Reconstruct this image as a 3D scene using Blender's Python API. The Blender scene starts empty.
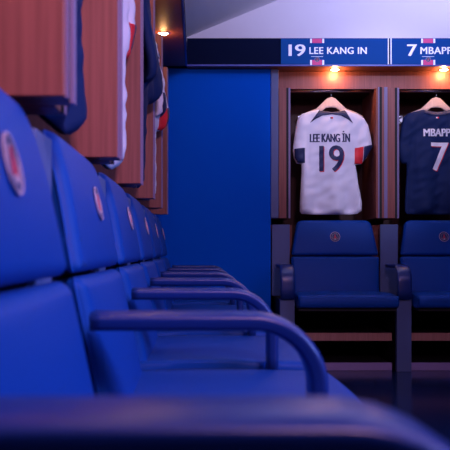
import bpy, bmesh, math, random
from mathutils import Vector, Matrix, noise
sc = bpy.context.scene
H = 0.73                                   # eye height above the floor

# ------------------------------------------------------------ camera
cd = bpy.data.cameras.new('camera'); cam = bpy.data.objects.new('camera', cd)
sc.collection.objects.link(cam); sc.camera = cam
cam.location = (0, 0, H); cam.rotation_euler = (math.radians(90), 0, 0)
cd.sensor_width = 36; cd.lens = 64; cd.shift_x = 0.06; cd.shift_y = 0.0556
cd.clip_start = 0.02
cd.dof.use_dof = True; cd.dof.focus_distance = 5.0; cd.dof.aperture_fstop = 9.0

# ------------------------------------------------------------ world, lights, exposure
w = bpy.data.worlds.new('world'); sc.world = w; w.use_nodes = True
w.node_tree.nodes['Background'].inputs[0].default_value = (0.10, 0.12, 0.5, 1)
w.node_tree.nodes['Background'].inputs[1].default_value = 0.06
sc.view_settings.view_transform = 'Standard'; sc.view_settings.look = 'None'
sc.view_settings.gamma = 1; sc.view_settings.use_curve_mapping = False
sc.view_settings.exposure = 0.0

def area(name, loc, target, sx, sy, power, col):
    l = bpy.data.lights.new(name, 'AREA'); l.shape = 'RECTANGLE'; l.size = sx; l.size_y = sy
    l.energy = power; l.color = col
    o = bpy.data.objects.new(name, l); sc.collection.objects.link(o)
    o.location = loc; o.rotation_euler = (Vector(target) - Vector(loc)).to_track_quat('-Z', 'Y').to_euler()
    return o
area('ceiling_light', (1.45, 1.6, 2.32), (1.2, 1.6, 0), 1.5, 2.6, 20, (0.66, 0.46, 1.0))
area('room_light_pink', (0.55, -0.45, 2.2), (-0.4, 1.7, 1.3), 0.35, 0.35, 15, (1.0, 0.50, 0.74)).data.spread = math.radians(95)
area('room_light_blue', (2.3, 0.3, 1.75), (-0.2, 1.3, 0.95), 1.0, 0.8, 21, (0.24, 0.34, 1.0)).data.spread = math.radians(100)
area('upper_wall_fill', (1.4, 4.3, 2.25), (1.1, 5.13, 3.0), 2.6, 0.25, 20, (0.52, 0.52, 1.0))  # added area light brightening the white upper wall; no cove is modelled
sp = bpy.data.lights.new('shirt_fill_spot', 'SPOT'); sp.energy = 135; sp.color = (0.62, 0.60, 1.0)  # added fill spot that brightens the back wall shirts, stands for no fitting
sp.spot_size = math.radians(30); sp.spot_blend = 0.7; sp.shadow_soft_size = 0.08
so = bpy.data.objects.new('shirt_fill_spot', sp); sc.collection.objects.link(so); so.location = (1.5, 2.6, 2.45)
so.rotation_euler = (Vector((1.15, 5.13, 1.55)) - so.location).to_track_quat('-Z', 'Y').to_euler()

# ------------------------------------------------------------ materials
def mat(name, col, rough=0.5, metal=0, emit=None, es=0, spec=None, coat=0, noisy=0, scale=20):
    m = bpy.data.materials.new(name); m.use_nodes = True
    nt = m.node_tree; b = nt.nodes['Principled BSDF']
    b.inputs['Base Color'].default_value = (*col, 1); b.inputs['Roughness'].default_value = rough
    b.inputs['Metallic'].default_value = metal
    if spec is not None: b.inputs['Specular IOR Level'].default_value = spec
    b.inputs['Coat Weight'].default_value = coat
    if emit: b.inputs['Emission Color'].default_value = (*emit, 1); b.inputs['Emission Strength'].default_value = es
    if noisy:
        tc = nt.nodes.new('ShaderNodeTexCoord'); n = nt.nodes.new('ShaderNodeTexNoise')
        n.inputs['Scale'].default_value = scale; n.inputs['Detail'].default_value = 4
        bp = nt.nodes.new('ShaderNodeBump'); bp.inputs['Strength'].default_value = noisy; bp.inputs['Distance'].default_value = 0.002
        nt.links.new(tc.outputs['Object'], n.inputs['Vector']); nt.links.new(n.outputs['Fac'], bp.inputs['Height'])
        nt.links.new(bp.outputs['Normal'], b.inputs['Normal'])
    return m
def wood(name, c1, c2, rough=0.45):
    m = bpy.data.materials.new(name); m.use_nodes = True
    nt = m.node_tree; b = nt.nodes['Principled BSDF']; b.inputs['Roughness'].default_value = rough
    b.inputs['Specular IOR Level'].default_value = 0.3
    tc = nt.nodes.new('ShaderNodeTexCoord'); mp = nt.nodes.new('ShaderNodeMapping')
    mp.inputs['Scale'].default_value = (45, 45, 1.6)
    n = nt.nodes.new('ShaderNodeTexNoise'); n.inputs['Scale'].default_value = 2.0; n.inputs['Detail'].default_value = 6
    r = nt.nodes.new('ShaderNodeValToRGB'); r.color_ramp.elements[0].position = 0.35; r.color_ramp.elements[1].position = 0.68
    r.color_ramp.elements[0].color = (*c1, 1); r.color_ramp.elements[1].color = (*c2, 1)
    nt.links.new(tc.outputs['Object'], mp.inputs[0]); nt.links.new(mp.outputs[0], n.inputs['Vector'])
    nt.links.new(n.outputs['Fac'], r.inputs[0]); nt.links.new(r.outputs[0], b.inputs['Base Color'])
    return m
M = {}
M['wood'] = wood('red_brown_wood', (0.23, 0.070, 0.058), (0.32, 0.098, 0.080))
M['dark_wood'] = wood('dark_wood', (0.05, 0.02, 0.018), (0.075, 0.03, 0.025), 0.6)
M['shelf'] = wood('shelf_wood', (0.42, 0.20, 0.16), (0.5, 0.25, 0.2), 0.5)
M['leather'] = mat('blue_leather', (0.003, 0.058, 0.33), 0.48, spec=0.16, noisy=0.25, scale=400)
M['arm'] = mat('blue_arm_leather', (0.007, 0.032, 0.20), 0.33, spec=0.75)
M['seam'] = mat('seam', (0.01, 0.02, 0.08), 0.6)
M['metal'] = mat('grey_metal', (0.09, 0.14, 0.32), 0.5)
M['trim'] = mat('locker_edge_metal', (0.20, 0.15, 0.30), 0.45)
M['bluewall'] = mat('blue_wall_paint', (0.0, 0.12, 0.72), 0.6, spec=0.03, noisy=0.1, scale=60)
M['white'] = mat('white_paint', (0.80, 0.78, 0.82), 0.8, spec=0.1, noisy=0.1, scale=30)
M['grey'] = mat('grey_paint', (0.03, 0.04, 0.12), 0.8)
M['navy'] = mat('navy_panel', (0.003, 0.008, 0.035), 0.7, spec=0.05)
M['signblue'] = mat('sign_blue', (0.002, 0.03, 0.16), 0.6, spec=0.05, emit=(0.006, 0.05, 0.27), es=0.6)
M['signwhite'] = mat('sign_white', (0.7, 0.7, 0.85), 0.5, emit=(0.6, 0.6, 0.95), es=0.45)
M['signpink'] = mat('sign_magenta', (0.5, 0.02, 0.16), 0.5, emit=(0.5, 0.03, 0.2), es=0.35)
M['bluetrim'] = mat('blue_trim', (0.02, 0.06, 0.4), 0.4)
M['floor'] = mat('dark_gloss_floor', (0.006, 0.02, 0.085), 0.16, spec=0.5)
M['jw'] = mat('white_jersey', (0.80, 0.80, 0.88), 0.75, spec=0.2)
M['jn'] = mat('navy_jersey', (0.006, 0.020, 0.09), 0.7, spec=0.2)
M['jnavy'] = mat('navy_print', (0.008, 0.018, 0.085), 0.6)
M['jred'] = mat('red_print', (0.72, 0.015, 0.03), 0.6)
M['jwp'] = mat('white_print', (0.82, 0.80, 0.86), 0.6)
M['hanger'] = wood('hanger_wood', (0.62, 0.45, 0.38), (0.7, 0.52, 0.44), 0.4)
M['chrome'] = mat('chrome', (0.7, 0.7, 0.75), 0.25, metal=1)
M['lamp'] = mat('lamp_glow', (1, 0.8, 0.6), 0.5, emit=(1.0, 0.72, 0.48), es=22)
M['ebadge'] = mat('badge_navy', (0.012, 0.02, 0.12), 0.45)
M['ewhite'] = mat('badge_pale', (0.60, 0.48, 0.58), 0.5)
M['eletter'] = mat('badge_lettering', (0.16, 0.15, 0.30), 0.5)
M['shell'] = mat('gap_shade_navy', (0.003, 0.010, 0.05), 0.6, spec=0.1)  # near-black navy standing in for the shade between chair backs
M['ered'] = mat('badge_red', (0.62, 0.03, 0.08), 0.5)
M['soffit'] = wood('soffit_wood', (0.26, 0.075, 0.05), (0.33, 0.10, 0.07), 0.5)
M['plinth'] = mat('violet_plinth', (0.34, 0.26, 0.52), 0.5)
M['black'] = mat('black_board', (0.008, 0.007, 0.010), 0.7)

# ------------------------------------------------------------ mesh helpers
def new(name, bm, m, parent=None, loc=None, smooth=False):
    me = bpy.data.meshes.new(name)
    bmesh.ops.recalc_face_normals(bm, faces=bm.faces)
    bm.to_mesh(me); bm.free()
    for k in (m if isinstance(m, (list, tuple)) else [m]): me.materials.append(M[k])
    if smooth:
        me.polygons.foreach_set('use_smooth', [True] * len(me.polygons))
    o = bpy.data.objects.new(name, me); sc.collection.objects.link(o)
    if parent: o.parent = parent
    if loc: o.location = loc
    return o
def box(bm, x0, x1, y0, y1, z0, z1, bevel=0, seg=2):
    r = bmesh.ops.create_cube(bm, size=1)
    vs = r['verts']
    for v in vs:
        v.co = Vector(((x0 + x1) / 2 + v.co.x * (x1 - x0), (y0 + y1) / 2 + v.co.y * (y1 - y0), (z0 + z1) / 2 + v.co.z * (z1 - z0)))
    if bevel:
        es = list({e for v in vs for e in v.link_edges})
        bmesh.ops.bevel(bm, geom=es, offset=bevel, segments=seg, profile=0.5, affect='EDGES')
def boxobj(name, dims, m, parent=None, bevel=0, seg=2, smooth=False):
    bm = bmesh.new(); box(bm, *dims, bevel=bevel, seg=seg); return new(name, bm, m, parent, smooth=smooth)
def prism(bm, pts, y0, y1, bevel=0, seg=3):
    """outline in the xz plane, extruded from y0 to y1"""
    vs = [bm.verts.new((x, y0, z)) for x, z in pts]
    f = bm.faces.new(vs)
    r = bmesh.ops.extrude_face_region(bm, geom=[f])
    nv = [g for g in r['geom'] if isinstance(g, bmesh.types.BMVert)]
    for v in nv: v.co.y = y1
    if bevel:
        es = list({e for v in vs + nv for e in v.link_edges if (e.verts[0].co.y == e.verts[1].co.y)})
        bmesh.ops.bevel(bm, geom=es, offset=bevel, segments=seg, profile=0.5, affect='EDGES')
def roundpoly(pts, rad, n=6):
    out = []
    for i, p in enumerate(pts):
        a, b, c = Vector(pts[i - 1]), Vector(p), Vector(pts[(i + 1) % len(pts)])
        r = rad[i] if isinstance(rad, (list, tuple)) else rad
        if r <= 0: out.append(tuple(b)); continue
        d1 = (a - b).normalized() * r; d2 = (c - b).normalized() * r
        for k in range(n + 1):
            t = k / n
            q = (b + d1) * (1 - t) ** 2 + b * 2 * t * (1 - t) + (b + d2) * t * t
            out.append(tuple(q))
    return out
def empty(name, loc, rz=0, label=None, cat=None, group=None):
    o = bpy.data.objects.new(name, None); sc.collection.objects.link(o); o.empty_display_size = 0.1
    o.location = loc; o.rotation_euler = (0, 0, rz)
    if label: o['label'] = label
    if cat: o['category'] = cat
    if group: o['group'] = group
    return o
def tag(o, label=None, cat=None, group=None, kind=None):
    for k, v in (('label', label), ('category', cat), ('group', group), ('kind', kind)):
        if v: o[k] = v
    return o
def copy_tree(o, parent=None):
    c = o.copy(); sc.collection.objects.link(c)
    if parent: c.parent = parent
    for ch in list(o.children): copy_tree(ch, c)
    return c
def structure(name, dims, m, bevel=0):
    o = boxobj(name, dims, m, bevel=bevel); o['kind'] = 'structure'; return o
def text_bm(s, x0, x1, z0, z1, y, depth=0.0015, bold=0.0, grid=0, per_char=0, thick=0.0):
    """lettering in the xz plane reading from -y, fitted into the box"""
    cu = bpy.data.curves.new('lettering', 'FONT'); cu.body = s; cu.size = 1; cu.offset = bold
    cu.space_character = 1 + per_char; cu.resolution_u = 4
    t = bpy.data.objects.new('lettering', cu); sc.collection.objects.link(t)
    bpy.context.view_layer.update()
    me = bpy.data.meshes.new_from_object(t.evaluated_get(bpy.context.evaluated_depsgraph_get()))
    bpy.data.objects.remove(t); bpy.data.curves.remove(cu)
    bm = bmesh.new(); bm.from_mesh(me); bpy.data.meshes.remove(me)
    ax = [v.co.x for v in bm.verts]; az = [v.co.y for v in bm.verts]
    mx, Mx, mz, Mz = min(ax), max(ax), min(az), max(az)
    for v in bm.verts:
        v.co = Vector((x0 + (v.co.x - mx) / (Mx - mx) * (x1 - x0), y, z0 + (v.co.y - mz) / (Mz - mz) * (z1 - z0)))
    if thick:
        base = bm; bm = bmesh.new(); n = 5
        for k in range(n):
            t = bpy.data.meshes.new('t'); b2 = base.copy(); f = (k / (n - 1) - 0.5) * 2
            for v in b2.verts: v.co.x += f * thick; v.co.y -= 0.00006 * k
            b2.to_mesh(t); b2.free(); bm.from_mesh(t); bpy.data.meshes.remove(t)
        base.free()
    if grid: cut(bm, grid)
    if depth:
        r = bmesh.ops.extrude_face_region(bm, geom=list(bm.faces))
        for g in r['geom']:
            if isinstance(g, bmesh.types.BMVert): g.co.y += depth
    return bm
def words(bm, gap):
    """split a line of lettering at its word gaps"""
    iv = sorted((min(v.co.x for v in f.verts), max(v.co.x for v in f.verts)) for f in bm.faces)
    cuts = []; hi = iv[0][1]
    for a, b in iv:
        if a - hi > gap: cuts.append((a + hi) / 2)
        hi = max(hi, b)
    out = []; lims = [-1e9] + cuts + [1e9]
    for lo, up in zip(lims, lims[1:]):
        c = bm.copy(); bmesh.ops.delete(c, geom=[v for v in c.verts if not lo < v.co.x < up], context='VERTS'); out.append(c)
    bm.free(); return out
def cut(bm, d):
    xs = [v.co.x for v in bm.verts]; zs = [v.co.z for v in bm.verts]
    for axis, lo, hi in ((0, min(xs), max(xs)), (2, min(zs), max(zs))):
        k = math.floor(lo / d) + 1
        while k * d < hi:
            co = [0, 0, 0]; co[axis] = k * d; no = [0, 0, 0]; no[axis] = 1
            bmesh.ops.bisect_plane(bm, geom=list(bm.verts) + list(bm.edges) + list(bm.faces), plane_co=co, plane_no=no)
            k += 1

# ------------------------------------------------------------ the setting
structure('floor', (-0.8, 4.2, -2.6, 5.75, -0.05, 0), 'floor')
structure('wall_left', (-0.75, -0.66, -2.6, 5.75, 0, 2.3), 'grey')
structure('wall_back', (-0.66, 4.2, 5.62, 5.7, 0, 2.1), 'grey')
structure('wall_blue', (-0.66, 0.466, 5.13, 5.20, 0, H + 1.165), 'bluewall')
structure('wall_upper_back', (-0.30, 4.2, 5.13, 5.2, H + 1.30, 3.7), 'white')
structure('wall_right', (4.12, 4.2, -2.6, 5.75, 0, 3.7), 'grey')
structure('wall_front', (-0.75, 4.2, -2.68, -2.6, 0, 3.7), 'grey')
# sloping white ceiling that climbs away from the left sign band, then a level part
bm = bmesh.new()
xa, za = -0.10, H + 1.352
prof = [(xa, za), (2.5, za + 2.6 * 0.41), (2.5, za + 2.6 * 0.41 + 0.06), (xa, za + 0.06)]
prism(bm, prof, -2.6, 5.13)
new('ceiling', bm, 'white')['kind'] = 'structure'
structure('ceiling_flat', (2.5, 4.2, -2.6, 5.13, za + 2.6 * 0.41, za + 2.6 * 0.41 + 0.06), 'white')

# sign bands
SB, ST = H + 1.165, H + 1.338
c = empty('sign_canopy', (0.2, 5.05, SB), label='long navy sign band running across the back wall above the blue wall and lockers', cat='sign')
def cbox(name, d, m, **k):
    o = boxobj(name, d, m, c, **k); o.location = -Vector(c.location); return o
cbox('housing', (-0.07, 2.60, 5.054, 5.48, SB + 0.004, ST), 'navy')
cbox('soffit_board', (-0.07, 2.60, 5.06, 5.48, SB - 0.004, SB + 0.004), 'soffit')
cbox('bottom_edge', (-0.07, 2.60, 5.048, 5.058, SB - 0.004, SB + 0.006), 'bluetrim')['label'] = 'thin blue edge strip'
cl = empty('sign_canopy', (-0.07, 2.5, SB), label='dark canopy band over the left locker row, seen almost edge on', cat='canopy')
def lbox(name, d, m):
    o = boxobj(name, d, m, cl); o.location = -Vector(cl.location); return o
lbox('housing', (-0.62, -0.072, -0.5, 5.052, SB + 0.004, ST), 'navy')
lbox('soffit_board', (-0.62, -0.08, -0.5, 5.052, SB - 0.004, SB + 0.004), 'soffit')
lbox('bottom_edge', (-0.078, -0.068, -0.5, 5.046, SB - 0.004, SB + 0.006), 'bluetrim')

def px2(x, y, Y):                      # a measured photograph point on the plane at depth Y
    return ((x - 198) * Y / 800, H + (250 - y) * Y / 800)
def crest_bm_parts(parent, r, y, thick=0.003, letters=True):
    """round club badge facing -y"""
    bm = bmesh.new(); n = 40
    prism(bm, [(r * math.cos(2 * math.pi * k / n), r * math.sin(2 * math.pi * k / n)) for k in range(n)], y, y + thick, 0.0008, 1)
    b = new('badge_disc', bm, 'ebadge', parent)
    def ring(ri, ro, yy):
        bm = bmesh.new()
        a = [[bm.verts.new((q * math.cos(2 * math.pi * k / n), yy + dy, q * math.sin(2 * math.pi * k / n))) for k in range(n)] for q, dy in ((ri, 0.001), (ri, -0.001), (ro, -0.001), (ro, 0.001))]
        for j in range(4):
            for k in range(n):
                bm.faces.new((a[j][k], a[j][(k + 1) % n], a[(j + 1) % 4][(k + 1) % n], a[(j + 1) % 4][k]))
        return bm
    new('badge_ring', ring(r * 0.94, r * 1.0, y), 'ewhite', b)
    new('badge_inner_ring', ring(r * 0.60, r * 0.625, y), 'ewhite', b)
    s = r * 0.56
    bm = bmesh.new()
    tower = [(-.62, -.72), (-.36, -.72), (-.12, -.30), (.12, -.30), (.36, -.72), (.62, -.72), (.28, -.12), (.16, .30), (.06, .95), (-.06, .95), (-.16, .30), (-.28, -.12)]
    prism(bm, [(x * s, z * s) for x, z in tower], y - 0.0012, y + 0.001)
    new('badge_tower', bm, 'ered', b)
    bm = bmesh.new()
    for x in (-.10, .10):
        prism(bm, [((x + a) * s, z * s) for a, z in ((-.07, -.98), (.07, -.98), (.07, -.60), (-.07, -.60))], y - 0.0012, y + 0.001)
    prism(bm, [(x * s, z * s) for x, z in ((-.28, -1.04), (.28, -1.04), (.28, -.86), (-.28, -.86))], y - 0.0012, y + 0.001)
    new('badge_lily', bm, 'ewhite', b)
    if letters:
        out = bmesh.new()
        for word, a0, a1, up in (('PARIS', 140, 40, 1), ('SAINT-GERMAIN', 195, 345, -1)):
            for i, ch in enumerate(word):
                a = math.radians(a0 + (a1 - a0) * i / (len(word) - 1))
                g = text_bm(ch, -r * .075, r * .075, -r * .085, r * .085, 0, 0.0)
                rot = a - math.pi / 2 if up > 0 else a + math.pi / 2
                cr, sr = math.cos(rot), math.sin(rot)
                for v in g.verts:
                    x, z = v.co.x, v.co.z
                    v.co = Vector((x * cr - z * sr + r * .77 * math.cos(a), y - 0.0012, x * sr + z * cr + r * .77 * math.sin(a)))
                tmp = bpy.data.meshes.new('t'); g.to_mesh(tmp); g.free(); out.from_mesh(tmp); bpy.data.meshes.remove(tmp)
        new('badge_lettering', out, 'eletter', b)
    return b

def sign_panel(cx, number, name, nx, tx, label):
    """one lit blue name panel on the band, pixel measurements at depth 5.045"""
    Y = 5.045
    x0, x1 = cx
    t = empty('name_sign', (x0, Y, SB), label=label, cat='sign', group='lit name signs on the back band')
    def put(bm, n, m):
        o = new(n, bm, m, t); o.location = -Vector(t.location); return o
    bm = bmesh.new(); box(bm, x0, x1, Y, Y + 0.008, SB + 0.008, ST - 0.002); put(bm, 'sign_face', 'signblue')
    a, b = px2(nx[0], 56, Y), px2(nx[1], 44.5, Y)
    put(text_bm(number, a[0], b[0], a[1], b[1], Y - 0.003, 0.003, 0.0, thick=0.003, per_char=-0.10), 'number_lettering', 'signwhite')
    a, b = px2(tx[0], 54, Y), px2(tx[1], 47.2, Y)
    if name.endswith('É'):
        b = px2(tx[1], 45.2, Y)
    for wbm in words(text_bm(name, a[0], b[0], a[1], b[1], Y - 0.003, 0.003, 0.0, per_char=0.06, thick=0.0012), 0.017): put(wbm, 'name_lettering', 'signwhite')
    sx = px2(tx[0] + 0.6, 0, Y)[0]; pw = Y / 800
    for y0, y1 in ((38.6, 43), (60, 65)):
        z1 = px2(0, y0, Y)[1]; z0 = px2(0, y1, Y)[1]
        for nm, m_, a_, b_ in (('magenta_stripe', 'signpink', 2.2, 11.8), ('white_stripe', 'signwhite', 0, 1.8), ('white_stripe', 'signwhite', 12.2, 14)):
            q = bmesh.new(); box(q, sx + a_ * pw, sx + b_ * pw, Y - 0.002, Y, z0, z1); put(q, nm, m_)
    zl = px2(0, 56.6, Y)[1]; wh = bmesh.new(); box(wh, sx + pw, sx + 13 * pw, Y - 0.002, Y, zl - 0.001, zl + 0.001)
    put(wh, 'underline', 'signwhite')
    cb = crest_bm_parts(t, 0.0155, 0, letters=False)
    cb.location = Vector((sx + 7 * pw, Y - 0.004, px2(0, 59.6, Y)[1])) - Vector(t.location)
    return t
s1 = px2(281, 0, 5.045)[0]; s2 = px2(389.5, 0, 5.045)[0]; s3 = s2 + 0.69
sign_panel((s1, s2 - 0.004), '19', 'LEE KANG IN', (289, 305), (309.5, 366.5), 'lit blue name sign with white number 19 above the white shirt')
sign_panel((s2 + 0.004, s3), '7', 'MBAPPÉ', (407.5, 416.5), (420.5, 457), 'lit blue name sign with white number 7 above the navy shirt')
bm = bmesh.new()
for dx in (-0.011, 0.006): box(bm, s2 + dx, s2 + dx + 0.006, 5.040, 5.05, SB + 0.006, ST - 0.002)
o = new('sign_divider', bm, 'signwhite'); tag(o, 'pair of thin pale vertical strips between the two lit name signs', 'divider strip')

# ------------------------------------------------------------ lockers (local: opening faces -y, width along x, origin under the middle of the opening on the floor)
W = 0.694
ZB, ZT = H + 0.205, H + 1.045
def make_locker(label, group):
    t = empty('locker', (0, 0, 0), label=label, cat='locker', group=group)
    hw = W / 2
    boxobj('side_panel', (hw - 0.072, hw, 0.0, 0.44, ZB, ZT), 'wood', t, 0.0015, 1)
    boxobj('side_panel', (-hw, -hw + 0.072, 0.026, 0.44, ZB, ZT), 'wood', t, 0.0015, 1)
    boxobj('edge_trim', (hw - 0.022, hw - 0.001, -0.005, 0.001, ZB, ZT), 'trim', t)['label'] = 'violet grey edging strip'
    boxobj('edge_trim', (hw - 0.060, hw - 0.052, -0.003, 0.002, ZB, ZT), 'trim', t)['label'] = 'thin pale edging strip at the opening'
    boxobj('edge_trim', (-hw + 0.062, -hw + 0.074, 0.022, 0.028, ZB, ZT), 'trim', t)['label'] = 'thin pale edging strip at the opening'
    boxobj('edge_groove', (-hw + 0.048, -hw + 0.062, 0.023, 0.028, ZB, ZT), 'black', t)
    boxobj('edge_groove', (hw - 0.052, hw - 0.036, -0.002, 0.002, ZB, ZT), 'black', t)
    boxobj('header_panel', (-0.35, 0.35, 0.058, 0.078, ZT, SB - 0.006), 'wood', t)
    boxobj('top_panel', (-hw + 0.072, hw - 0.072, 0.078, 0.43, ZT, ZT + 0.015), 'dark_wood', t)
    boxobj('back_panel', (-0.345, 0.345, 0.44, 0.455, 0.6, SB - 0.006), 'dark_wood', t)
    bm = bmesh.new()
    r = bmesh.ops.create_cone(bm, segments=12, radius1=0.011, radius2=0.011, depth=W - 0.144, cap_ends=True)
    bmesh.ops.rotate(bm, verts=bm.verts, matrix=Matrix.Rotation(math.pi / 2, 3, 'Y'))
    new('hanging_rod', bm, 'chrome', t, (0, 0.10, H + 1.055 - 0.02 + 0.006 - 0.0), smooth=True)
    for s in (-1, 1):
        bm = bmesh.new()
        for k in range(8):
            a = k / 7 * math.pi
            bmesh.ops.create_uvsphere(bm, u_segments=8, v_segments=6, radius=0.005, matrix=Matrix.Translation((s * 0.02 * math.sin(a), 0.40 - 0.0, 0.02 * math.cos(a))))
        box(bm, -0.012, 0.012, 0.425, 0.44, -0.02, 0.03)
        box(bm, -0.004, 0.004, 0.40, 0.43, 0.015, 0.023)
        new('coat_hook', bm, 'chrome', t, (s * 0.16, 0, H + 0.90), smooth=False)
    return t
def make_downlight(label, group):
    t = empty('downlight', (0, 0, 0), label=label, cat='downlight', group=group)
    bm = bmesh.new()
    n = 24; a = [[bm.verts.new((q * math.cos(2 * math.pi * k / n), q * math.sin(2 * math.pi * k / n), z)) for k in range(n)] for q, z in ((.027, .001), (.027, -.004), (.033, -.004), (.037, .001))]
    for j in range(3):
        for k in range(n): bm.faces.new((a[j][k], a[j][(k + 1) % n], a[j + 1][(k + 1) % n], a[j + 1][k]))
    new('trim_ring', bm, 'chrome', t, smooth=True)
    bm = bmesh.new(); bmesh.ops.create_uvsphere(bm, u_segments=24, v_segments=12, radius=0.0265)
    for v in bm.verts: v.co.z *= 0.34
    new('lamp_disc', bm, 'lamp', t, (0, 0, -0.001))
    return t
def spot(loc, power):
    l = bpy.data.lights.new('downlight_glow', 'POINT'); l.energy = power; l.color = (1.0, 0.47, 0.17); l.shadow_soft_size = 0.015
    o = bpy.data.objects.new('downlight_glow', l); sc.collection.objects.link(o); o.location = loc

XL = -0.178; YB = 5.13                      # front planes of the two locker rows
left_y = [0.795, 1.48, 2.18, 2.88, 3.58, 4.28]
back_x = [0.880, 1.580]
lock_x = [0.868, 1.568]
lab_left = ['empty wooden locker nearest the camera in the left row',
            'second wooden locker of the left row, holding a navy shirt',
            'third wooden locker of the left row, with a white shirt with red cuff sticking out',
            'fourth wooden locker of the left row, with a navy sleeve sticking out',
            'fifth wooden locker of the left row, white shirt low beside the lit downlight',
            'last wooden locker of the left row, beside the blue wall']
proto = None
for y, lb in zip([0.79 + 0.7 * k for k in range(6)], lab_left):
    if proto is None: proto = make_locker(lb, 'lockers along the left side'); o = proto
    else: o = copy_tree(proto); o['label'] = lb
    o.location = (XL, y, 0); o.rotation_euler = (0, 0, math.pi / 2)
for x, lb in zip(lock_x, ['wooden locker on the back wall holding the white number 19 shirt', 'wooden locker on the back wall holding the navy number 7 shirt']):
    o = copy_tree(proto); o['label'] = lb; o['group'] = 'lockers on the back wall'; o.location = (x, YB, 0); o.rotation_euler = (0, 0, 0)
dl = None
dlab = ['recessed downlight above the empty nearest left locker', 'recessed downlight above the second left locker', 'recessed downlight above the third left locker', 'recessed downlight above the fourth left locker', 'recessed downlight above the fifth left locker', 'glowing recessed downlight above the last left locker']
for y, lb in zip(left_y, dlab):
    if dl is None: dl = make_downlight(lb, 'canopy downlights'); o = dl
    else: o = copy_tree(dl); o['label'] = lb
    o.location = (XL - 0.008, y, SB - 0.0045); spot((XL - 0.008, y, SB - 0.03), 0.5)
for x, lb in zip(back_x, ['glowing recessed downlight above the white number 19 shirt', 'glowing recessed downlight above the navy number 7 shirt']):
    o = copy_tree(dl); o['label'] = lb; o.location = (x, YB + 0.008, SB - 0.0045); spot((x, YB + 0.008, SB - 0.03), 2.0)
# grey upright post between blue wall and first back locker
o = boxobj('upright_post', (0.468, 0.516, YB - 0.004, 5.22, ZB, SB - 0.006), 'metal', bevel=0.002, seg=1)
tag(o, 'grey metal upright post between the blue wall and the back lockers', 'post')
# ------------------------------------------------------------ seats (local: faces -y, front plane of lockers at y=0, x centred)
def pad_outline(w0, w1, z0, z1, rb, rt):
    return roundpoly([(-w0 / 2, z0), (w0 / 2, z0), (w1 / 2, z1), (-w1 / 2, z1)], [rb, rb, rt, rt])
def make_pad(parent, name, w0, w1, z0, z1, lean, y_front, th, rt, puff=0.012):
    bm = bmesh.new()
    prism(bm, pad_outline(w0, w1, z0, z1, 0.018, rt), 0, th, 0.018, 5)
    cut(bm, 0.03)
    zc = (z0 + z1) / 2
    for v in bm.verts:
        f = 1 - (v.co.y / th)
        u = v.co.x / (w0 / 2); q = (v.co.z - zc) / ((z1 - z0) / 2)
        v.co.y -= puff * max(0, 1 - u * u) ** 0.6 * max(0, 1 - q * q) ** 0.6 * f
        v.co.y += y_front + lean(v.co.z)
    pad = new(name, bm, 'leather', parent, smooth=True)
    bm = bmesh.new()  # extra layer behind the pad, added so the gap between backrests stays dark
    prism(bm, pad_outline(w0 - 0.006, w1 - 0.006, z0 + 0.003, z1 - 0.006, 0.016, rt), 0, 0.05, 0.008, 2)
    cut(bm, 0.03)
    for v in bm.verts: v.co.y += y_front + lean(v.co.z) + th + 0.0005
    new('gap_shade_shell', bm, 'shell', pad)['label'] = 'dark navy shell added behind the pad to darken the gap'
    return pad
def make_chair(label, group):
    t = empty('locker_room_chair', (0, 0, 0), label=label, cat='chair', group=group)
    zs = H - 0.038                            # seam between the two back pads
    lean_u = lambda z: (z - zs) * 0.215 + max(0, z - (H + 0.08)) ** 2 * 0.6
    head = make_pad(t, 'headrest', 0.560, 0.478, zs + 0.003, H + 0.193, lean_u, -0.006, 0.034, 0.045)
    lean_l = lambda z: (z - zs) * 0.21
    make_pad(t, 'backrest', 0.545, 0.565, 0.43, zs - 0.003, lean_l, -0.006, 0.034, 0.02)
    b = crest_bm_parts(head, 0.032, 0)
    b.location = (0, 0.0055, H + 0.086); b.rotation_euler = (math.radians(-12), 0, 0)
    # seat cushion with a rolled front
    prof = roundpoly([(0.02, 0.40), (0.02, 0.462), (-0.20, 0.468), (-0.478, 0.462), (-0.478, 0.392), (-0.40, 0.388)], [0.01, 0.01, 0.1, 0.032, 0.025, 0.03], 6)
    bm = bmesh.new()
    prism(bm, [(y, z) for y, z in prof], -0.294, 0.294, 0.014, 4)
    for v in bm.verts:                        # outline was drawn in xz: turn it so it runs along y
        v.co = Vector((v.co.y, v.co.x, v.co.z))
    cut(bm, 0.05)
    for v in bm.verts:
        if v.co.z > 0.44: v.co.z += 0.006 * max(0, 1 - (v.co.x / 0.3) ** 2)
    seat = new('seat', bm, 'leather', t, smooth=True)
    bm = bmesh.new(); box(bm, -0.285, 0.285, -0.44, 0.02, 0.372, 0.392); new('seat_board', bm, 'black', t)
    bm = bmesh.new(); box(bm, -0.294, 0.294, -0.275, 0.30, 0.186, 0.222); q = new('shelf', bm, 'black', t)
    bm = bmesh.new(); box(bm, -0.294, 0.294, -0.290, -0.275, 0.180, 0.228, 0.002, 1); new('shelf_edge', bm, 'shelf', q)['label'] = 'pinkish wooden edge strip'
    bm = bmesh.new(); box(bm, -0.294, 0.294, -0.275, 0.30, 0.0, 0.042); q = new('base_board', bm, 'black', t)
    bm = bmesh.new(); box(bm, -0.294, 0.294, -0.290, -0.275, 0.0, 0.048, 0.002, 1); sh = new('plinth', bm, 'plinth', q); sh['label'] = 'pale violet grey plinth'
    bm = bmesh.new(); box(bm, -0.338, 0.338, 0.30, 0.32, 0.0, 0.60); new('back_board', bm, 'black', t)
    return t
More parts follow.
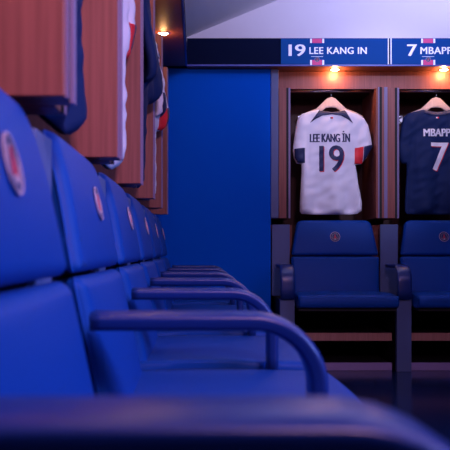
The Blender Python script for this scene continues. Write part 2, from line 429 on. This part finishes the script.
def make_arm(label, group):
    """armrest bent over at the front, on a metal side panel, with the upright strip behind it"""
    t = empty('armrest_divider', (0, 0, 0), label=label, cat='armrest', group=group)
    R, th, ZA = 0.105, 0.026, H - 0.087
    path = []                                  # (y, z, tangent angle) of the outer line
    yo = -0.360
    pts = [(-0.029, ZA), (-0.045, ZA), (-0.15, ZA), (yo + R, ZA)]
    for k in range(1, 12):
        a = k / 12 * math.pi / 2
        pts.append((yo + R - R * 1.0 * math.sin(a), ZA - R + R * math.cos(a)))
    pts += [(yo, ZA - R), (yo, ZA - 0.15), (yo, 0.435)]
    bm = bmesh.new(); hw = 0.044
    n = 20; rings = []
    for i, (y, z) in enumerate(pts):
        a = Vector(pts[max(0, i - 1)]); b = Vector(pts[min(len(pts) - 1, i + 1)])
        tg = (b - a).normalized(); nin = Vector((-tg.y, tg.x))       # inward normal
        if nin.y > 0 and abs(tg.x) > 0.5: nin = -nin
        nin = Vector((tg.y * -1, tg.x)) if True else nin
        # tangent runs toward -y then down; the inside is below / behind
        if (Vector((yo + 0.2, ZA - 0.2)) - Vector((y, z))).dot(nin) < 0: nin = -nin
        ring = []
        for k in range(n):
            q = 2 * math.pi * k / n
            cx = math.copysign(abs(math.cos(q)) ** 0.42, math.cos(q)) * hw
            cz = math.copysign(abs(math.sin(q)) ** 0.75, math.sin(q)) * th / 2
            if cz > 0: cx *= 0.90                 # under side narrower than the top
            off = th / 2 + cz
            ring.append(bm.verts.new((cx, y + nin.x * off, z + nin.y * off)))
        rings.append(ring)
    for i in range(len(rings) - 1):
        for k in range(n):
            bm.faces.new((rings[i][k], rings[i][(k + 1) % n], rings[i + 1][(k + 1) % n], rings[i + 1][k]))
    bm.faces.new(rings[0]); bm.faces.new(rings[-1])
    new('armrest', bm, 'arm', t, smooth=True)
    boxobj('partition_board', (-0.040, 0.040, -0.30, 0.28, 0, 0.43), 'black', t)
    boxobj('side_panel', (-0.044, 0.044, -0.340, -0.30, 0, 0.434), 'metal', t, 0.003, 2)['label'] = 'grey metal side panel below the armrest'
    boxobj('upright_strip', (-0.058, 0.058, 0.040, 0.055, 0.434, H + 0.165), 'metal', t, 0.003, 2)['label'] = 'grey metal strip between the backrests'
    boxobj('wood_backing', (-0.085, 0.085, 0.150, 0.165, 0.434, H + 0.165), 'wood', t)
    return t

chair_l = ['blue padded chair nearest the camera in the left row, cut by the left edge',
           'blue padded chair, second from the camera in the left row',
           'blue padded chair, third from the camera in the left row',
           'blue padded chair, fourth from the camera in the left row',
           'blue padded chair, fifth from the camera in the left row',
           'blue padded chair at the far end of the left row by the blue wall']
ch = None
for i, (y, lb) in enumerate(zip(left_y, chair_l)):
    if ch is None: ch = make_chair(lb, 'blue chairs of the left row'); o = ch
    else: o = copy_tree(ch); o['label'] = lb
    o.location = (XL, y, 0); o.rotation_euler = (0, 0, math.pi / 2)
for x, lb in zip(back_x, ['blue padded chair on the back wall under the white number 19 shirt', 'blue padded chair on the back wall under the navy number 7 shirt']):
    o = copy_tree(ch); o['label'] = lb; o['group'] = 'blue chairs on the back wall'; o.location = (x, YB, 0); o.rotation_euler = (0, 0, 0)
arm_l = ['large blurred blue armrest across the bottom of the photo, nearest the camera',
         'blue curved armrest between the first and second chairs of the left row',
         'blue curved armrest between the second and third chairs of the left row',
         'blue curved armrest between the third and fourth chairs of the left row',
         'blue curved armrest between the fourth and fifth chairs of the left row',
         'blue curved armrest between the fifth and last chairs of the left row',
         'blue curved armrest ending the left row beside the blue wall']
ar = None
for y, lb in zip([0.452, 1.136, 1.83, 2.53, 3.23, 3.93, 4.63], arm_l):
    if ar is None: ar = make_arm(lb, 'armrests of the left row'); o = ar
    else: o = copy_tree(ar); o['label'] = lb
    o.location = (XL, y, 0); o.rotation_euler = (0, 0, math.pi / 2)
for x, lb in zip([0.535, 1.235, 1.935], ['blue armrest at the left end of the back row beside the blue wall', 'blue armrest between the two chairs on the back wall', 'blue armrest right of the chair under the navy number 7 shirt']):
    o = copy_tree(ar); o['label'] = lb; o['group'] = 'armrests of the back row'; o.location = (x, YB, 0); o.rotation_euler = (0, 0, 0)

# ------------------------------------------------------------ shirts on hangers
PX = 2.368 * 155.6
def U(u): return (u - 174) / PX
def V(v): return H + (250 - (30 + v / 2.368)) / 155.6
def P(pts): return [(U(a), V(b)) for a, b in pts]
OUT = P([(140, 184), (118, 189), (102, 194), (92, 203), (87, 222), (83, 250), (79, 282), (82, 300), (88, 313), (100, 315), (100, 335), (98, 370), (96, 405), (96, 428), (100, 434), (130, 436), (175, 436), (215, 436), (234, 434), (244, 427), (245, 410), (241, 385), (236, 362), (233, 338), (229, 317), (243, 315), (256, 300), (270, 272), (266, 248), (260, 222), (250, 205), (236, 196), (220, 190), (205, 184), (190, 188), (172, 190), (155, 188)])
ZTOP = V(184)
def drape(x, z, seed):
    """relief of the hanging cloth, towards -y"""
    d = 0.0
    ax = abs(x); low = max(0, (ZTOP - z)) / 0.65
    d += 0.014 * low * math.sin(x * 30 + seed) * (0.4 + low)
    d += 0.012 * noise.noise(Vector((x * 14 + seed * 3, z * 5, seed)))
    d += 0.008 * noise.noise(Vector((x * 22 - z * 16, z * 20, seed + 5)))
    d += 0.008 * math.exp(-((ax - 0.19) / 0.03) ** 2) * min(1, max(0, (z - V(330)) / 0.1))   # sleeves stand proud
    d -= 0.009 * math.exp(-((ax - 0.165) / 0.012) ** 2) * min(1, max(0, (V(225) - z) / 0.12)) * (1 if z > V(318) else 0.2)
    return d
def inside_edge(x, z):
    m = 9
    n = len(OUT)
    for i in range(n):
        a = OUT[i]; b = OUT[(i + 1) % n]
        dx, dz = b[0] - a[0], b[1] - a[1]; L = dx * dx + dz * dz
        t = max(0, min(1, ((x - a[0]) * dx + (z - a[1]) * dz) / L))
        m = min(m, math.hypot(x - a[0] - t * dx, z - a[1] - t * dz))
    return m
def surf(x, z, seed, flare):
    tilt = 0.032 if flare > 0 else 0.0
    e = min(1, inside_edge(x, z) / 0.03)
    p = 0.005 + 0.017 * math.sqrt(max(0, 1 - (1 - e) ** 2))
    q = min(1, max(0, (abs(x) - 0.10) / 0.12)); h_ = min(1, max(0, (z - V(330)) / 0.06))
    fl = flare * q * h_ * min(1, max(0, (V(195) - z) / 0.26)) - tilt * (ZTOP - z) / 0.65
    return -(p + drape(x, z, seed) * e) - fl, (p * 0.8) - fl
def patch(t, name, m, pts, seed, flare, off=0.0035, g=0.012):
    bm = bmesh.new(); bm.faces.new([bm.verts.new((x, 0, z)) for x, z in pts]); cut(bm, g)
    for v in bm.verts: v.co.y = surf(v.co.x, v.co.z, seed, flare)[0] - off
    r = bmesh.ops.extrude_face_region(bm, geom=list(bm.faces))
    for q in r['geom']:
        if isinstance(q, bmesh.types.BMVert): q.co.y += off * 0.8
    return new(name, bm, m, t, smooth=True)
def printing(t, name, m, s, box4, seed, flare, bold, off=0.0028, dx=0, dz=0):
    a, b = (U(box4[0]), V(box4[3])), (U(box4[1]), V(box4[2]))
    bm = text_bm(s, a[0] + dx, b[0] + dx, a[1] + dz, b[1] + dz, 0, 0, 0, grid=0.012, thick=bold, per_char=-0.10 if bold > 0.003 else 0)
    for v in bm.verts: v.co.y = surf(v.co.x, v.co.z, seed, flare)[0] - off + v.co.y
    return new(name, bm, m, t)
def make_jersey(label, group, kind, seed, flare=0.0, name=None, number=None):
    t = empty('football_shirt', (0, 0, 0), label=label, cat='shirt', group=group)
    bm = bmesh.new(); f = bm.faces.new([bm.verts.new((x, 0, z)) for x, z in OUT]); cut(bm, 0.0125)
    bmesh.ops.triangulate(bm, faces=[f for f in bm.faces if len(f.verts) > 4])
    r = bmesh.ops.duplicate(bm, geom=list(bm.faces))
    back = {g for g in r['geom'] if isinstance(g, bmesh.types.BMVert)}
    for v in bm.verts:
        a, b = surf(v.co.x, v.co.z, seed, flare); v.co.y = b if v in back else a
    edges = [e for e in bm.edges if e.is_boundary]
    # close the rim except at the hem
    vm = {}
    for v in back: vm[(round(v.co.x, 5), round(v.co.z, 5))] = v
    for e in edges:
        if e.verts[0] in back: continue
        a, b = e.verts
        c_, d_ = vm.get((round(b.co.x, 5), round(b.co.z, 5))), vm.get((round(a.co.x, 5), round(a.co.z, 5)))
        if c_ and d_ and a.co.z > V(425):
            try: bm.faces.new((a, b, c_, d_))
            except ValueError: pass
    new('shirt_body', bm, 'jw' if kind == 'white' else 'jn', t, smooth=True)
    acc = 'jnavy'
    if kind == 'white':
        patch(t, 'collar', acc, P([(142, 186), (155, 188.5), (172, 190), (190, 188.5), (203, 186), (209, 197), (222, 218), (206, 206), (194, 199), (172, 196), (150, 199), (134, 207), (119, 217), (134, 197)]), seed, flare)['label'] = 'navy yoke collar'
        patch(t, 'sleeve_band', acc, P([(82, 279), (107, 277), (107, 313), (90, 312), (83, 300)]), seed, flare)['label'] = 'navy sleeve band'
        patch(t, 'sleeve_band', 'jred', P([(227, 277), (247, 274), (245, 314), (226, 315)]), seed, flare)['label'] = 'red sleeve band'
        patch(t, 'sleeve_hem', acc, P([(248, 274), (269, 269), (269, 275), (256, 298), (247, 310)]), seed, flare)['label'] = 'navy sleeve hem'
        sm = bmesh.new()
    else:
        patch(t, 'collar', acc, P([(142, 186), (172, 190), (203, 186), (206, 194), (190, 198), (172, 199), (155, 198), (139, 194)]), seed, flare)['label'] = 'darker navy collar'
    for q, (m, a, b) in enumerate((('jwp', 168, 171), ('jred', 171, 174.5))):
        patch(t, 'flag_mark', m if kind != 'white' or q else 'jnavy', P([(a, 203), (b, 203), (b, 206.5), (a, 206.5)]), seed, flare, off=0.0035)
    if name:
        c1, c2 = ('jnavy', 'jred') if kind == 'white' else ('jwp', 'jred')
        nb, db = name[1], number[1]
        printing(t, 'name_print', c1, name[0], nb, seed, flare, 0.0028)
        printing(t, 'number_shadow', c2, number[0], db, seed, flare, 0.004, 0.0024, dx=0.004, dz=-0.005)
        printing(t, 'number_print', c1, number[0], db, seed, flare, 0.004, 0.0036)
    return t
def make_hanger(label):
    t = empty('clothes_hanger', (0, 0, 0), label=label, cat='hanger', group='wooden clothes hangers')
    bm = bmesh.new()
    cz = V(153)
    up = [(0, 153), (10, 156), (22, 168), (36, 181), (60, 190), (76, 199)]
    lo = [(76, 208), (58, 203), (34, 194), (22, 186), (12, 179), (0, 178)]
    R_ = [(u / PX, V(v)) for u, v in up + lo]
    pts = R_ + [(-x, z) for x, z in reversed(R_) if x > 0]
    prism(bm, pts, 0.004, 0.018, 0.004, 2)
    for v in bm.verts: v.co.x += U(172) 
    new('hanger_body', bm, 'hanger', t, smooth=True)
    bm = bmesh.new()
    rr = 0.0150; path = [(0, V(154)), (0, V(154) + 0.012)]
    zc = H + 1.041
    for k in range(15):
        a = math.radians(-90 + 260 * k / 14)
        path.append((rr * math.cos(a) , zc + rr * math.sin(a)))
    rings = []
    for i, (x, z) in enumerate(path):
        a = Vector(path[max(0, i - 1)]); b = Vector(path[min(len(path) - 1, i + 1)]); tg = (b - a).normalized(); nn = Vector((-tg.y, tg.x))
        # the hook wraps the rod, so it curls in the plane across it
        rings.append([bm.verts.new((U(172) + 0.002 * math.sin(q), 0.011 - 0.0 + (x + nn.x * 0.002 * math.cos(q)), z + nn.y * 0.002 * math.cos(q))) for q in [2 * math.pi * k / 8 for k in range(8)]])
    for i in range(len(rings) - 1):
        for k in range(8): bm.faces.new((rings[i][k], rings[i][(k + 1) % 8], rings[i + 1][(k + 1) % 8], rings[i + 1][k]))
    bm.faces.new(rings[0]); bm.faces.new(rings[-1])
    new('hook', bm, 'chrome', t, smooth=True)
    return t
jy = 0.085
j1 = make_jersey('white football shirt number 19 with navy collar in a back wall locker', 'shirts on the back wall', 'white', 1.3, 0.0,
                 ('LEE KANG İN', (120, 214, 236, 263)), ('19', (143, 199, 271, 333)))
j1.location = (0.875, YB + jy, 0)
j2 = make_jersey('navy football shirt number 7 with white name in a back wall locker', 'shirts on the back wall', 'navy', 4.1, 0.0,
                 ('MBAPPÉ', (139, 213, 226, 249)), ('7', (157, 197, 264, 331)))
j2.location = (1.560, YB + jy, 0)
h = make_hanger('pale wooden hanger holding the white number 19 shirt'); h.location = (0.875, YB + jy, 0)
def hang(loc, rz, lb):
    o = copy_tree(h); o['label'] = lb; o.location = loc; o.rotation_euler = (0, 0, rz)
hang((1.560, YB + jy, 0), 0, 'pale wooden hanger holding the navy number 7 shirt')
left_shirts = [(1.48, 'navy', 2.2, 0.004, -0.235, 'navy shirt in the second left locker, showing beside the nearest panel'),
               (2.18, 'white', 3.7, 0.022, -0.222, 'white shirt with red sleeve band in the third left locker'),
               (2.88, 'navy', 5.9, 0.062, -0.200, 'navy shirt sticking out of the fourth left locker'),
               (3.58, 'white', 0.4, 0.055, -0.200, 'small white shirt with red and navy cuff in the fifth left locker')]
for y, kind, seed, fl, JX, lb in left_shirts:
    j = make_jersey(lb, 'shirts in the left lockers', kind, seed, fl)
    j.location = (JX, y, 0); j.rotation_euler = (0, 0, math.pi / 2)
    hang((JX, y, 0), math.pi / 2, {1.48: 'wooden hanger in the second left locker', 2.18: 'wooden hanger in the third left locker', 2.88: 'wooden hanger in the fourth left locker', 3.58: 'wooden hanger in the fifth left locker'}[y])
